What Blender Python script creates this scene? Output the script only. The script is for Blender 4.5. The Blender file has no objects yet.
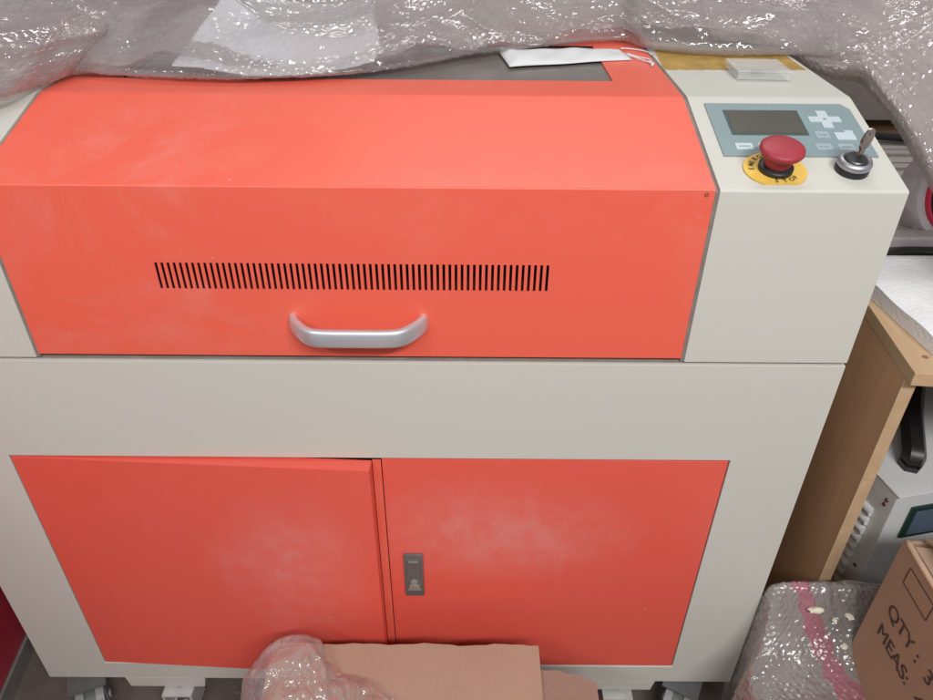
import bpy, bmesh, math, random
import numpy as np
from mathutils import Vector, Matrix, Euler
random.seed(7)
S = bpy.context.scene
C = S.collection
R = math.radians

# ------------------------------------------------------------------ helpers
def tag(o, label=None, cat=None, group=None, kind=None):
    if label: o['label'] = label
    if cat: o['category'] = cat
    if group: o['group'] = group
    if kind: o['kind'] = kind
    return o
def empty(name, loc=(0,0,0), label=None, cat=None, group=None, rz=0):
    o = bpy.data.objects.new(name, None); C.objects.link(o)
    o.location = loc; o.rotation_euler = (0,0,rz); o.empty_display_size = .02
    return tag(o, label, cat, group)
def link(name, me, mat, parent=None, smooth=False):
    o = bpy.data.objects.new(name, me); C.objects.link(o)
    for m in (mat if isinstance(mat, (list, tuple)) else [mat]): me.materials.append(m)
    if parent: o.parent = parent
    if smooth is True:
        for p in me.polygons: p.use_smooth = True
    elif smooth:
        me.shade_auto(smooth) if hasattr(me, 'shade_auto') else me.set_sharp_from_angle(angle=smooth)
        for p in me.polygons: p.use_smooth = True
        me.set_sharp_from_angle(angle=smooth)
    return o
def obj(name, bm, mat, parent=None, smooth=False, bevel=0, seg=2):
    bmesh.ops.recalc_face_normals(bm, faces=bm.faces)
    if bevel:
        es = [e for e in bm.edges if len(e.link_faces) == 2 and e.calc_face_angle(0) > R(25)]
        bmesh.ops.bevel(bm, geom=es, offset=bevel, segments=seg, profile=.5, affect='EDGES', clamp_overlap=True)
        if smooth is False: smooth = R(40)
    me = bpy.data.meshes.new(name); bm.to_mesh(me); bm.free()
    o = link(name, me, mat, parent, smooth)
    if bevel:
        w_ = o.modifiers.new('weighted_normals', 'WEIGHTED_NORMAL'); w_.keep_sharp = True; w_.weight = 80
    return o
def box(bm, x0, x1, y0, y1, z0, z1, M=None):
    vs = [bm.verts.new((x, y, z)) for x in (x0, x1) for y in (y0, y1) for z in (z0, z1)]
    for f in ((0,1,3,2),(4,6,7,5),(0,4,5,1),(2,3,7,6),(0,2,6,4),(1,5,7,3)):
        bm.faces.new([vs[i] for i in f])
    if M is not None:
        for v in vs: v.co = M @ v.co
    return vs
def bx(*a, M=None):
    bm = bmesh.new(); box(bm, *a, M=M); return bm
def lathe(bm, prof, n=48, M=None):
    rings = []
    for r, z in prof:
        if r < 1e-6: rings.append([bm.verts.new((0,0,z))])
        else: rings.append([bm.verts.new((r*math.cos(2*math.pi*i/n), r*math.sin(2*math.pi*i/n), z)) for i in range(n)])
    for a, b in zip(rings, rings[1:]):
        for i in range(n):
            j = (i+1) % n
            if len(a) == 1 and len(b) == 1: continue
            if len(a) == 1: bm.faces.new((a[0], b[i], b[j]))
            elif len(b) == 1: bm.faces.new((a[i], b[0], a[j]))
            else: bm.faces.new((a[i], b[i], b[j], a[j]))
    if M is not None:
        for rg in rings:
            for v in rg: v.co = M @ v.co
def tube(bm, pts, r, n=12, caps=True):
    pts = [Vector(p) for p in pts]; rings = []
    up = Vector((0,0,1))
    for i, p in enumerate(pts):
        t = (pts[min(i+1, len(pts)-1)] - pts[max(i-1, 0)]).normalized()
        a = t.cross(up)
        if a.length < 1e-4: a = t.cross(Vector((0,1,0)))
        a.normalize(); b = t.cross(a).normalized()
        rr = r[i] if isinstance(r, (list, tuple)) else r
        rings.append([bm.verts.new(p + a*rr*math.cos(2*math.pi*k/n) + b*rr*math.sin(2*math.pi*k/n)) for k in range(n)])
    for A, B in zip(rings, rings[1:]):
        for k in range(n): bm.faces.new((A[k], A[(k+1)%n], B[(k+1)%n], B[k]))
    if caps: bm.faces.new(rings[0]); bm.faces.new(rings[-1])
def spline(pts, n=8):
    P = [Vector(p) for p in pts]; P = [P[0]*2-P[1]] + P + [P[-1]*2-P[-2]]; out = []
    for i in range(1, len(P)-2):
        for k in range(n):
            t = k/n; a, b, c, d = P[i-1:i+3]
            out.append(.5*((2*b) + (c-a)*t + (2*a-5*b+4*c-d)*t*t + (3*b-a-3*c+d)*t**3))
    out.append(P[-2]); return out
def prism(bm, prof, x0, x1, caps=True):
    """profile in (y,z) extruded along x"""
    a = [bm.verts.new((x0, y, z)) for y, z in prof]; b = [bm.verts.new((x1, y, z)) for y, z in prof]
    n = len(prof)
    for i in range(n): bm.faces.new((a[i], a[(i+1)%n], b[(i+1)%n], b[i]))
    if caps: bm.faces.new(a); bm.faces.new(b[::-1])
def text_mesh(txt, size, depth=.0003, bold=0):
    cu = bpy.data.curves.new('text', 'FONT'); cu.body = txt; cu.size = size; cu.extrude = depth; cu.offset = bold
    o = bpy.data.objects.new('text_tmp', cu); C.objects.link(o)
    bpy.context.view_layer.update()
    me = bpy.data.meshes.new_from_object(o.evaluated_get(bpy.context.evaluated_depsgraph_get()))
    bpy.data.objects.remove(o); bpy.data.curves.remove(cu)
    return me
def text_bm(items, size, depth=.0003, bold=0):
    """items: list of (string, matrix) joined in one bmesh"""
    bm = bmesh.new()
    for t, M in items:
        me = text_mesh(t, size, depth, bold); me.transform(M); bm.from_mesh(me); bpy.data.meshes.remove(me)
    return bm

# ------------------------------------------------------------------ materials
def srgb(r, g, b):
    f = lambda c: (c/255/12.92) if c/255 <= .04045 else ((c/255+.055)/1.055)**2.4
    return (f(r), f(g), f(b), 1)
class NM:
    def __init__(s, name):
        s.m = bpy.data.materials.new(name); s.m.use_nodes = True
        s.t = s.m.node_tree; s.p = s.t.nodes['Principled BSDF']; s.out = s.t.nodes['Material Output']
    def n(s, typ, **kw):
        nd = s.t.nodes.new(typ)
        for k, v in kw.items():
            if k in nd.inputs.keys() if hasattr(nd.inputs,'keys') else False: nd.inputs[k].default_value = v
            else: setattr(nd, k, v)
        return nd
    def l(s, a, b): s.t.links.new(a, b)
    def co(s, kind='Object'): return s.n('ShaderNodeTexCoord').outputs[kind]
    def noise(s, scale, detail=4, rough=.5, vec=None, dist=0):
        nd = s.n('ShaderNodeTexNoise'); nd.inputs['Scale'].default_value = scale
        nd.inputs['Detail'].default_value = detail; nd.inputs['Roughness'].default_value = rough
        nd.inputs['Distortion'].default_value = dist
        s.l(vec if vec is not None else s.co(), nd.inputs['Vector']); return nd.outputs['Fac']
    def ramp(s, fac, p0, c0, p1, c1):
        r = s.n('ShaderNodeValToRGB'); e = r.color_ramp.elements
        e[0].position = p0; e[0].color = c0; e[1].position = p1; e[1].color = c1
        s.l(fac, r.inputs['Fac']); return r.outputs['Color']
    def mix(s, fac, a, b, typ='MIX'):
        m = s.n('ShaderNodeMix'); m.data_type = 'RGBA'; m.blend_type = typ
        for v, i in ((fac, 0), (a, 6), (b, 7)):
            if hasattr(v, 'is_output') or isinstance(v, bpy.types.NodeSocket): s.l(v, m.inputs[i])
            else: m.inputs[i].default_value = v
        return m.outputs[2]
    def math(s, op, a, b=0.0):
        m = s.n('ShaderNodeMath'); m.operation = op
        for v, i in ((a, 0), (b, 1)):
            if isinstance(v, bpy.types.NodeSocket): s.l(v, m.inputs[i])
            else: m.inputs[i].default_value = v
        return m.outputs[0]
    def maprange(s, v, a, b, c, d):
        m = s.n('ShaderNodeMapRange'); s.l(v, m.inputs[0])
        for i, x in enumerate((a, b, c, d)): m.inputs[i+1].default_value = x
        return m.outputs[0]
    def bump(s, h, strength=.2, dist=.001):
        b = s.n('ShaderNodeBump'); b.inputs['Strength'].default_value = strength; b.inputs['Distance'].default_value = dist
        s.l(h, b.inputs['Height']); s.l(b.outputs[0], s.p.inputs['Normal'])
    def set(s, **kw):
        names = dict(col='Base Color', rough='Roughness', metal='Metallic', spec='Specular IOR Level', coat='Coat Weight', coatr='Coat Roughness',
                     alpha='Alpha', trans='Transmission Weight', ior='IOR', sss='Subsurface Weight')
        for k, v in kw.items():
            i = s.p.inputs[names[k]]
            if isinstance(v, bpy.types.NodeSocket): s.l(v, i)
            else: i.default_value = v
        return s
RED = (.83, .130, .080, 1); RED_D = (.79, .108, .074, 1)
def painted(name, col, dust=.5, rough=.42, coat=.16, grime=(.35,.3,.26,1), refl_patch=None):
    m = NM(name); v = m.co()
    big = m.noise(3.2, 5, .6, v); fine = m.noise(38, 6, .65, v); 
    # dusty finger smears and scattered specks (stay on the paint)
    smear = m.ramp(m.noise(7, 6, .7, v, .8), .44, (0,0,0,1), .74, (1,1,1,1))
    area = m.ramp(m.noise(2.3, 2, .5, v), .44, (0,0,0,1), .62, (1,1,1,1))
    if refl_patch:   # hazy reflection painted into this panel's colour as a pale patch, mottled with dust
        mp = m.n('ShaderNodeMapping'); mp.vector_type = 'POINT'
        sx_, sz_, rx_, rz_ = refl_patch; mp.inputs['Location'].default_value = (-sx_/rx_, 0, -sz_/rz_); mp.inputs['Scale'].default_value = (1/rx_, 0, 1/rz_)
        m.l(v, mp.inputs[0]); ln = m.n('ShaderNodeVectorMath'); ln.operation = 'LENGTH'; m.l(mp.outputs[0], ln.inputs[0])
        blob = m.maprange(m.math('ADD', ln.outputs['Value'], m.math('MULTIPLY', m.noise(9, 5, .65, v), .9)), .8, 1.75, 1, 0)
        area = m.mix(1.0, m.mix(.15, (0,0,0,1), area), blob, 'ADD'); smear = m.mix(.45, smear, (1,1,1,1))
    d = m.mix(1.0, smear, area, 'MULTIPLY'); d = m.mix(1.0, d, m.ramp(fine, .3, (.3,.3,.3,1), .7, (1,1,1,1)), 'MULTIPLY')
    vo = m.n('ShaderNodeTexVoronoi'); vo.inputs['Scale'].default_value = 42; m.l(v, vo.inputs['Vector'])
    sp = m.ramp(vo.outputs['Distance'], .035, (1,1,1,1), .075, (0,0,0,1))
    sp = m.mix(1.0, sp, m.ramp(m.noise(11, 2, .5, v), .54, (0,0,0,1), .62, (1,1,1,1)), 'MULTIPLY')
    base = m.mix(m.math('MULTIPLY', big, .10), col, tuple(c*.8 for c in col[:3])+(1,))
    dustc = tuple(.55*c + .45*.62 for c in col[:3]) + (1,)
    c1 = m.mix(m.math('MULTIPLY', m.math('ADD', d, sp), dust), base, dustc)
    st = m.ramp(m.noise(4.7, 7, .7, v, .4), .68, (0,0,0,1), .84, (1,1,1,1))
    c2 = m.mix(m.math('MULTIPLY', st, .22), c1, grime)
    m.set(col=c2, coat=coat, coatr=.22, spec=.4)
    m.set(rough=m.maprange(m.math('ADD', fine, d), .3, 1.4, rough-.06, rough+.2))
    m.bump(m.noise(900, 2, .5, v), .10, .0004)
    return m.m
M_red = painted('red_orange_paint', RED, .55)
M_door1 = painted('red_paint_reflection_left', RED_D, .62, refl_patch=(.30,.33,.085,.13))  # left door: soft reflection painted in as a pale dusty patch
M_door2 = painted('red_paint_reflection_right', RED_D, .62, refl_patch=(.13,.40,.15,.075))  # right door: wider, flatter patch of painted reflection
M_cream = painted('cream_paint', (.595, .582, .525, 1), .25, .5, .12, (.40,.33,.25,1))
def simple(name, col, rough=.5, metal=0, spec=.5, nscale=60, var=.15, bump=.1, bscale=300, coat=0, bd=.0006):
    m = NM(name); v = m.co()
    f = m.noise(nscale, 5, .6, v)
    dark = tuple(c*(1-var) for c in col[:3])+(1,); lite = tuple(min(1, c*(1+var)) for c in col[:3])+(1,)
    m.set(col=m.ramp(f, .3, dark, .7, lite), metal=metal, spec=spec, coat=coat)
    m.set(rough=m.maprange(m.noise(nscale*.4, 4, .6, v), .3, .7, max(.03, rough-.07), rough+.07))
    if bump: m.bump(m.noise(bscale, 3, .5, v), bump, bd)
    return m.m
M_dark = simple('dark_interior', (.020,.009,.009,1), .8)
M_gapstrip = simple('grey_gap_strip', (.22,.19,.17,1), .6)
M_alu = simple('brushed_aluminium', (.72,.74,.78,1), .42, .7, nscale=20, var=.06)
M_chrome = simple('key_steel', (.34,.33,.31,1), .25, 1)
M_panel = simple('membrane_blue_grey', (.225,.30,.315,1), .38, nscale=15, var=.04, bump=.05)
M_lcd = simple('lcd_dark', (.10,.092,.078,1), .22, nscale=8, var=.1, bump=0)
M_lcdrim = simple('lcd_rim', (.065,.10,.09,1), .3, bump=0)
M_btn = simple('button_pale', (.52,.60,.62,1), .4, bump=0, var=.05)
M_btn2 = simple('button_faint', (.33,.41,.43,1), .42, bump=0, var=.05)
M_mush = simple('crimson_plastic', (.36,.034,.05,1), .48, nscale=40, var=.12, bump=.1)
M_black = simple('black_plastic', (.018,.017,.018,1), .4)
M_yel = simple('yellow_plate', (.78,.50,.09,1), .5, nscale=50, var=.1)
M_ink = simple('dark_ink', (.05,.035,.02,1), .7, bump=0)
M_boxink = simple('carton_print', (.075,.045,.033,1), .8, bump=0, var=.3, nscale=200)
M_tape = simple('yellow_tape', (.78,.54,.17,1), .55, nscale=35, var=.22, bump=.5, bscale=120)
M_cloth = simple('white_fabric', (.68,.68,.69,1), .85, nscale=12, var=.05, bump=.5, bscale=700)
M_lock = simple('lock_zinc', (.19,.19,.18,1), .4, .5)
M_lockl = simple('lock_insert', (.45,.45,.43,1), .4, .6)
M_wheel = simple('grey_rubber', (.10,.105,.105,1), .55)
M_wheel2 = simple('grey_hub', (.24,.245,.24,1), .5)
M_white = simple('off_white_metal', (.50,.50,.48,1), .45)
M_unit = simple('light_grey_enclosure', (.74,.75,.74,1), .5, nscale=14, var=.06)
M_foam = simple('white_foam', (.80,.79,.80,1), .9, nscale=25, var=.05, bump=.6, bscale=220, bd=.002)
M_rib = simple('dull_aluminium_profile', (.52,.48,.46,1), .45, .2, nscale=9, var=.12)
M_greycab = simple('taupe_grey_cabinet', (.50,.46,.43,1), .6, nscale=6, var=.06)
M_wall = simple('grey_wall_plaster', (.24,.21,.19,1), .9, nscale=5, var=.1, bump=.4, bscale=60)
M_maroon = simple('maroon_paint', (.46,.028,.06,1), .3, nscale=5, var=.1, coat=.4)
M_grtrim = simple('grey_plinth', (.20,.185,.17,1), .6)
M_pinkring = simple('pink_red_ring', (.60,.03,.08,1), .45)
M_screen = simple('unit_screen', (.10,.14,.19,1), .2, bump=0)
M_green = simple('dark_green_bezel', (.012,.04,.03,1), .4, bump=0)
M_crumb = simple('cream_foam_crumb', (.80,.74,.60,1), .9, bump=.8, bscale=300)
M_paper = simple('white_film', (.62,.64,.68,1), .5, nscale=10, var=.05, bump=.6, bscale=50, bd=.004)
# wood / cardboard / floor / glass
def wood(name, c0, c1, sc=(3,40,40)):
    m = NM(name); mp = m.n('ShaderNodeMapping'); mp.inputs['Scale'].default_value = sc; m.l(m.co(), mp.inputs[0])
    f = m.noise(2.2, 7, .65, mp.outputs[0], .6)
    g = m.noise(3, 4, .6)
    c = m.mix(m.maprange(g, .35, .65, 0, .35), m.ramp(f, .3, c0, .72, c1), tuple(x*.75 for x in c0[:3])+(1,))
    m.set(col=c, rough=.5, spec=.35); m.bump(f, .12, .001); return m.m
M_brown = wood('brown_laminate', (.60,.34,.18,1), (.68,.41,.24,1), (20,20,2))
M_edge = wood('pale_wood_edge', (.50,.33,.19,1), (.60,.42,.26,1), (20,3,20))
def cardboard(name, c=(.40,.255,.165,1)):
    m = NM(name); w = m.n('ShaderNodeTexWave'); w.inputs['Scale'].default_value = 95; w.inputs['Distortion'].default_value = .3
    m.l(m.co(), w.inputs['Vector'])
    f = m.noise(9, 6, .65); g = m.noise(260, 3, .6)
    cc = m.mix(m.maprange(f, .3, .7, 0, .5), c, tuple(x*.8 for x in c[:3])+(1,))
    cc = m.mix(m.maprange(g, .35, .7, 0, .25), cc, tuple(min(1, x*1.25) for x in c[:3])+(1,))
    m.set(col=cc, rough=.85, spec=.2); m.bump(m.math('ADD', m.math('MULTIPLY', w.outputs['Fac'], .35), m.noise(30, 4, .6)), .25, .0015)
    return m.m
M_card = cardboard('brown_cardboard'); M_card2 = cardboard('tan_cardboard', (.43,.29,.21,1))
M_cardedge = cardboard('pale_cardboard_edge', (.50,.35,.24,1))
def floor_mat():
    m = NM('worn_floor'); v = m.co()
    c = m.ramp(m.noise(5, 8, .7, v), .3, (.11,.085,.072,1), .7, (.19,.155,.135,1))
    c = m.mix(m.ramp(m.noise(60, 4, .6, v), .62, (0,0,0,1), .7, (.5,.5,.5,1)), c, (.30,.26,.22,1))
    m.set(col=c, rough=.6); m.bump(m.noise(90, 4, .6, v), .3, .001); return m.m
M_floor = floor_mat()
def glass_mat():
    m = NM('smoked_acrylic'); v = m.co()
    m.set(col=m.ramp(m.noise(14, 5, .6, v), .35, (.15,.13,.12,1), .7, (.20,.18,.17,1)), spec=.5, coat=.3, coatr=.15)
    m.set(rough=m.maprange(m.noise(30, 4, .6, v), .3, .7, .25, .42)); return m.m
M_smoke = glass_mat()
def clear_mat(name, col=(.9,.9,.88,1), a=.45, rough=.08):
    m = NM(name); m.set(col=col, rough=rough, alpha=a, spec=.8); m.bump(m.noise(120, 3, .5), .2, .0005); return m.m
M_clear = clear_mat('clear_acrylic', (.75,.76,.75,1), .33)
def wrap_mat(name, col, a0=.50, a1=.92, rough=.10, glint=1.0, refl=1.3):
    """thin polyethylene film: see-through face on, milkier on steep sides, with a crinkled glossy skin"""
    m = NM(name); v = m.co()
    lw = m.n('ShaderNodeLayerWeight'); lw.inputs['Blend'].default_value = .38
    cc = m.mix(m.maprange(m.noise(5, 4, .6, v), .35, .65, 0, .7), col, tuple(x*.84 for x in col[:3])+(1,))
    fac = m.math('ADD', m.maprange(lw.outputs['Facing'], 0.0, .85, a0, a1), m.maprange(m.noise(9, 3, .5, v, .5), .35, .65, -.16, .10)); 
    tr = m.n('ShaderNodeBsdfTransparent'); tr.inputs[0].default_value = (.97,.95,.945,1)
    df = m.n('ShaderNodeBsdfDiffuse'); m.l(cc, df.inputs[0])
    tl = m.n('ShaderNodeBsdfTranslucent'); m.l(cc, tl.inputs[0])
    milk = m.n('ShaderNodeMixShader'); milk.inputs[0].default_value = .35
    m.l(df.outputs[0], milk.inputs[1]); m.l(tl.outputs[0], milk.inputs[2])
    body = m.n('ShaderNodeMixShader'); m.l(fac, body.inputs[0]); m.l(tr.outputs[0], body.inputs[1]); m.l(milk.outputs[0], body.inputs[2])
    # crinkles: broad kinks plus pimples, steep enough to catch the lamps here and there
    kink = m.noise(24, 2.2, .5, v, 1.0); pim = m.noise(120, 1, .5, v)
    patch = m.maprange(m.noise(8, 2, .5, v, .4), .46, .62, .12, 1.0)
    b = m.n('ShaderNodeBump'); b.inputs['Strength'].default_value = 1.0; b.inputs['Distance'].default_value = .010*glint
    m.l(m.math('MULTIPLY', m.math('ADD', kink, m.math('MULTIPLY', pim, .14)), patch), b.inputs['Height'])
    fr = m.n('ShaderNodeFresnel'); fr.inputs['IOR'].default_value = 1.55; m.l(b.outputs[0], fr.inputs['Normal'])
    gl = m.n('ShaderNodeBsdfGlossy'); gl.inputs['Roughness'].default_value = rough; m.l(b.outputs[0], gl.inputs['Normal'])
    sk = m.n('ShaderNodeMixShader'); m.l(m.math('MINIMUM', m.math('MULTIPLY', fr.outputs[0], refl), .32), sk.inputs[0])
    m.l(body.outputs[0], sk.inputs[1]); m.l(gl.outputs[0], sk.inputs[2]); m.l(sk.outputs[0], m.out.inputs[0])
    m.t.nodes.remove(m.p); return m.m
M_wrap = wrap_mat('bubble_film', (.66,.60,.595,1), .30, .84)
M_wrapp = wrap_mat('bubble_film_rosy', (.68,.585,.585,1), .28, .82)
M_wrapg = wrap_mat('bubble_film_grey', (.54,.50,.485,1), .66, .96, .15, .7)
M_wrapq = wrap_mat('bubble_film_dull', (.50,.46,.445,1), .70, .96, .17, .55)
M_wrapk = wrap_mat('bubble_film_pink', (.66,.27,.34,1), .72, .98, .17, .55)
M_wrapc = wrap_mat('bubble_film_clear', (.84,.81,.81,1), .20, .46, .11, 2.2, 1.5)

# ------------------------------------------------------------------ crumpled bubble wrap sheets
def vnoise(u, v, scale, seed):
    """smooth value noise on arrays, -1..1"""
    rs = np.random.RandomState(seed); G = rs.rand(256, 256)*2-1
    x = u/scale+53.3; y = v/scale+31.7
    xi = np.floor(x).astype(int); yi = np.floor(y).astype(int); fx = x-xi; fy = y-yi
    fx = fx*fx*fx*(fx*(fx*6-15)+10); fy = fy*fy*fy*(fy*(fy*6-15)+10)
    g = lambda a, b: G[a % 256, b % 256]
    return (g(xi,yi)*(1-fx)+g(xi+1,yi)*fx)*(1-fy) + (g(xi,yi+1)*(1-fx)+g(xi+1,yi+1)*fx)*fy
def crm(P, t, axis):
    P = np.moveaxis(np.asarray(P, float), axis, 0); m = P.shape[0]
    Q = np.concatenate([2*P[:1]-P[1:2], P, 2*P[-1:]-P[-2:-1]])
    t = np.clip(t, 0, 1)*(m-1-1e-9); i = t.astype(int); f = (t-i).reshape((-1,)+(1,)*(P.ndim-1))
    a, b, c, d = Q[i], Q[i+1], Q[i+2], Q[i+3]
    return np.moveaxis(.5*(2*b+(c-a)*f+(2*a-5*b+4*c-d)*f*f+(3*b-a-3*c+d)*f**3), 0, axis)
def sheet_surface(ctrl, res):
    ctrl = np.asarray(ctrl, float); t = np.linspace(0, 1, 160)
    coarse = crm(crm(ctrl, t, 0), t, 1)
    d0 = np.linalg.norm(np.diff(coarse, axis=0), axis=2).mean(1); d1 = np.linalg.norm(np.diff(coarse, axis=1), axis=2).mean(0)
    c0 = np.concatenate([[0], np.cumsum(d0)]); c1 = np.concatenate([[0], np.cumsum(d1)])
    L0, L1 = c0[-1], c1[-1]
    t0 = np.interp(np.linspace(0, L0, max(8, int(L0/res))), c0, t); t1 = np.interp(np.linspace(0, L1, max(8, int(L1/res))), c1, t)
    return crm(crm(ctrl, t0, 0), t1, 1), L0, L1
def normals(P):
    n = np.cross(np.gradient(P, axis=0), np.gradient(P, axis=1)); return n/np.maximum(np.linalg.norm(n, axis=2, keepdims=True), 1e-12)
def wrap_sheet(name, ctrl, mats, seed=1, res=.0016, crumple=.008, bub=.0010, pitch=.0105, offset=0., flip=1, urange=None, vrange=None,
               keep=None, stripe=None, parent=None, hem=0.0, smallc=.0009, fade=None, cs=1.0):
    P, L0, L1 = sheet_surface(ctrl, res)
    nu, nv = P.shape[:2]
    U, V = np.meshgrid(np.linspace(0, L0, nu), np.linspace(0, L1, nv), indexing='ij')
    N = normals(P)*flip
    w1 = vnoise(U, V, .11, seed); w2 = vnoise(U, V, .10, seed+9)
    uu = U+.035*w1; vv = V+.035*w2
    h = np.zeros_like(U); uu = uu/cs; vv = vv/cs
    if crumple:
        h += crumple*1.3*vnoise(uu, vv, .13, seed+1)
        h += crumple*1.3*(.5-np.abs(vnoise(uu*.8+vv*.5, vv*1.3-uu*.3, .10, seed+2)))
        h += smallc*1.6*(.5-np.abs(vnoise(uu*1.2-vv*.6, vv*.8+uu*.4, .045, seed+3)))
        h += smallc*.5*vnoise(uu, vv, .022, seed+4)
    if fade is not None: h *= fade(U/L0, V/L1)
    P = P + N*(h+offset)[..., None]
    # slide sideways a little as well, so that creases lean over
    T0 = np.gradient(P, axis=0); T0 /= np.maximum(np.linalg.norm(T0, axis=2, keepdims=True), 1e-9)
    if bub:
        N = normals(P)*flip
        a = U/pitch; b = V/(pitch*.866); row = np.floor(b); aa = a+.5*(row % 2)
        best = np.full(U.shape, 9.); idx = np.zeros(U.shape)
        for dr in (-1, 0, 1):
            r = row+dr; off = .5*(r % 2); cI = np.round(a-off-.0)
            du = (a-(cI+off))*pitch; dv = V-(r+.5)*pitch*.866
            d = np.sqrt(du*du+dv*dv); m = d < best; best = np.where(m, d, best); idx = np.where(m, cI*131.+r*17., idx)
        amp = .1+.9*np.abs(np.sin(idx*12.9898+seed)*43758.5453 % 1)
        dome = np.sqrt(np.clip(1-(best/(pitch*.47))**2, 0, 1))
        pucker = vnoise(U, V, .004, seed+5)*.0005
        P = P + N*(bub*amp*dome**.8+pucker)[..., None]
    i, j = np.meshgrid(np.arange(nu-1), np.arange(nv-1), indexing='ij')
    a0 = i*nv+j; F = np.stack([a0, a0+nv, a0+nv+1, a0+1], -1).reshape(-1, 4)
    cu = ((i+.5)/(nu-1)).ravel(); cv = ((j+.5)/(nv-1)).ravel()
    if keep is not None:
        k = keep(cu, cv); F = F[k]; cu = cu[k]; cv = cv[k]
    used = np.unique(F); remap = -np.ones(nu*nv, int); remap[used] = np.arange(len(used)); F = remap[F]; co = P.reshape(-1, 3)[used]
    me = bpy.data.meshes.new(name)
    me.vertices.add(len(co)); me.vertices.foreach_set('co', co.astype(np.float32).ravel())
    me.loops.add(F.size); me.loops.foreach_set('vertex_index', F.astype(np.int32).ravel())
    me.polygons.add(len(F)); me.polygons.foreach_set('loop_start', (np.arange(len(F))*4).astype(np.int32))
    me.polygons.foreach_set('loop_total', np.full(len(F), 4, np.int32))
    mats = mats if isinstance(mats, (list, tuple)) else [mats]
    if stripe is not None: me.polygons.foreach_set('material_index', stripe(cu, cv).astype(np.int32))
    me.polygons.foreach_set('use_smooth', np.ones(len(F), bool))
    me.update(calc_edges=True)
    o = bpy.data.objects.new(name, me); C.objects.link(o)
    for m in mats: me.materials.append(m)
    if parent: o.parent = parent
    return o

# ------------------------------------------------------------------ setting
obj('floor', bx(-4, 4, -3, 4, -.05, 0), M_floor)['kind'] = 'structure'
obj('wall', bx(-4, 4, 1.6, 1.7, .0, 2.6), M_wall)['kind'] = 'structure'

# ------------------------------------------------------------------ the machine
XL, XR = -.609, .391
LX0, LX1 = -.4385, .2205
mach = empty('engraving_machine', (0,0,0), 'large cream machine with a red-orange lid, two red doors and a control console', 'machine')
# lower cabinet with a door recess
bm = bmesh.new()
D1x0, D1x1, Dz0, Dz1 = -.5175, .2995, .1205, .5225
xs_ = (XL, D1x0, D1x1, XR); zz_ = (.083, Dz0, Dz1, .6555)
gf = {(i, j): bm.verts.new((xs_[i], 0, zz_[j])) for i in range(4) for j in range(4)}
fs = [bm.faces.new((gf[i,j], gf[i+1,j], gf[i+1,j+1], gf[i,j+1])) for i in range(3) for j in range(3) if (i, j) != (1, 1)]
ex = bmesh.ops.extrude_face_region(bm, geom=fs); 
for v in [g_ for g_ in ex['geom'] if isinstance(g_, bmesh.types.BMVert)]: v.co.y = .0295
for e_ in [f for f in bm.faces if len(f.verts) == 4 and all(abs(v.co.y-.0295) < 1e-6 for v in f.verts)]: pass
box(bm, XL, XL+.004, .03, .75, .083, .6555); box(bm, XR-.004, XR, .03, .75, .083, .6555)
box(bm, XL+.004, XR-.004, .745, .75, .083, .6555)
box(bm, XL+.004, XR-.004, .03, .745, .650, .6545)
box(bm, XL+.004, XR-.004, .03, .745, .083, .087)
obj('lower_cabinet', bm, M_cream, mach, bevel=.0012)
for x0, x1 in ((-.499, -.381), (.160, .281)):
    bm = bmesh.new(); prism_pts = [(x0, .0825), (x0+.004, .0600), (x1-.004, .0600), (x1, .0825)]
    a = [bm.verts.new((x, .0006, z)) for x, z in prism_pts]; b = [bm.verts.new((x, .10, z)) for x, z in prism_pts]
    bm.faces.new(a); bm.faces.new(b[::-1])
    for i in range(4): bm.faces.new((a[i], a[(i+1)%4], b[(i+1)%4], b[i]))
    obj('base_skirt', bm, M_cream, mach, bevel=.001)
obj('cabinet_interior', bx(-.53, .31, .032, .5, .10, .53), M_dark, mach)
# doors
def door(x0, x1, hinge_left, ang, mt):
    e = bmesh.new(); w = x1-x0; h0, h1 = .1225, .5205
    box(e, 0, w, 0, .0012, h0, h1)                           # skin
    box(e, 0, w, .0012, .018, h1-.0012, h1); box(e, 0, w, .0012, .018, h0, h0+.0012)
    box(e, w-.0012, w, .0012, .018, h0+.0012, h1-.0012); box(e, 0, .0012, .0012, .018, h0+.0012, h1-.0012)
    o = obj('door', e, mt, mach, bevel=.0009)
    o.location = (x0, .0005, 0); o.rotation_euler = (0, 0, ang)
    return o
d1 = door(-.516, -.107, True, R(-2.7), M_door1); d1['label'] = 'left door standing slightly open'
# folded closing strip on the right door that the ajar door laps over
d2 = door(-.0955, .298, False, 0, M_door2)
bm = bmesh.new(); box(bm, -.1062, -.0963, -.0008, .0012, .1225, .5203)
obj('door_stop', bm, M_red, mach, bevel=.0005)
lk = obj('lock', bx(.0180, .0425, -.0035, .0, .281, .362), M_lock, d2, bevel=.0014)
bm = bmesh.new(); box(bm, .0215, .039, -.0048, -.0030, .318, .354); obj('latch_paddle', bm, M_lock, lk, bevel=.0008)
bm = bmesh.new(); box(bm, .0245, .036, -.0053, -.0046, .349, .3515); obj('grip_bar', bm, M_lockl, lk)
bm = bmesh.new()
a = [(.0215,.294),(.039,.294),(.0365,.303),(.024,.303)]
va = [bm.verts.new((x, -.0046, z)) for x, z in a]; vb = [bm.verts.new((x, -.0030, z)) for x, z in a]
bm.faces.new(va); [bm.faces.new((va[i], va[(i+1)%4], vb[(i+1)%4], vb[i])) for i in range(4)]
obj('maker_plate', bm, M_lockl, lk)
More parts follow.
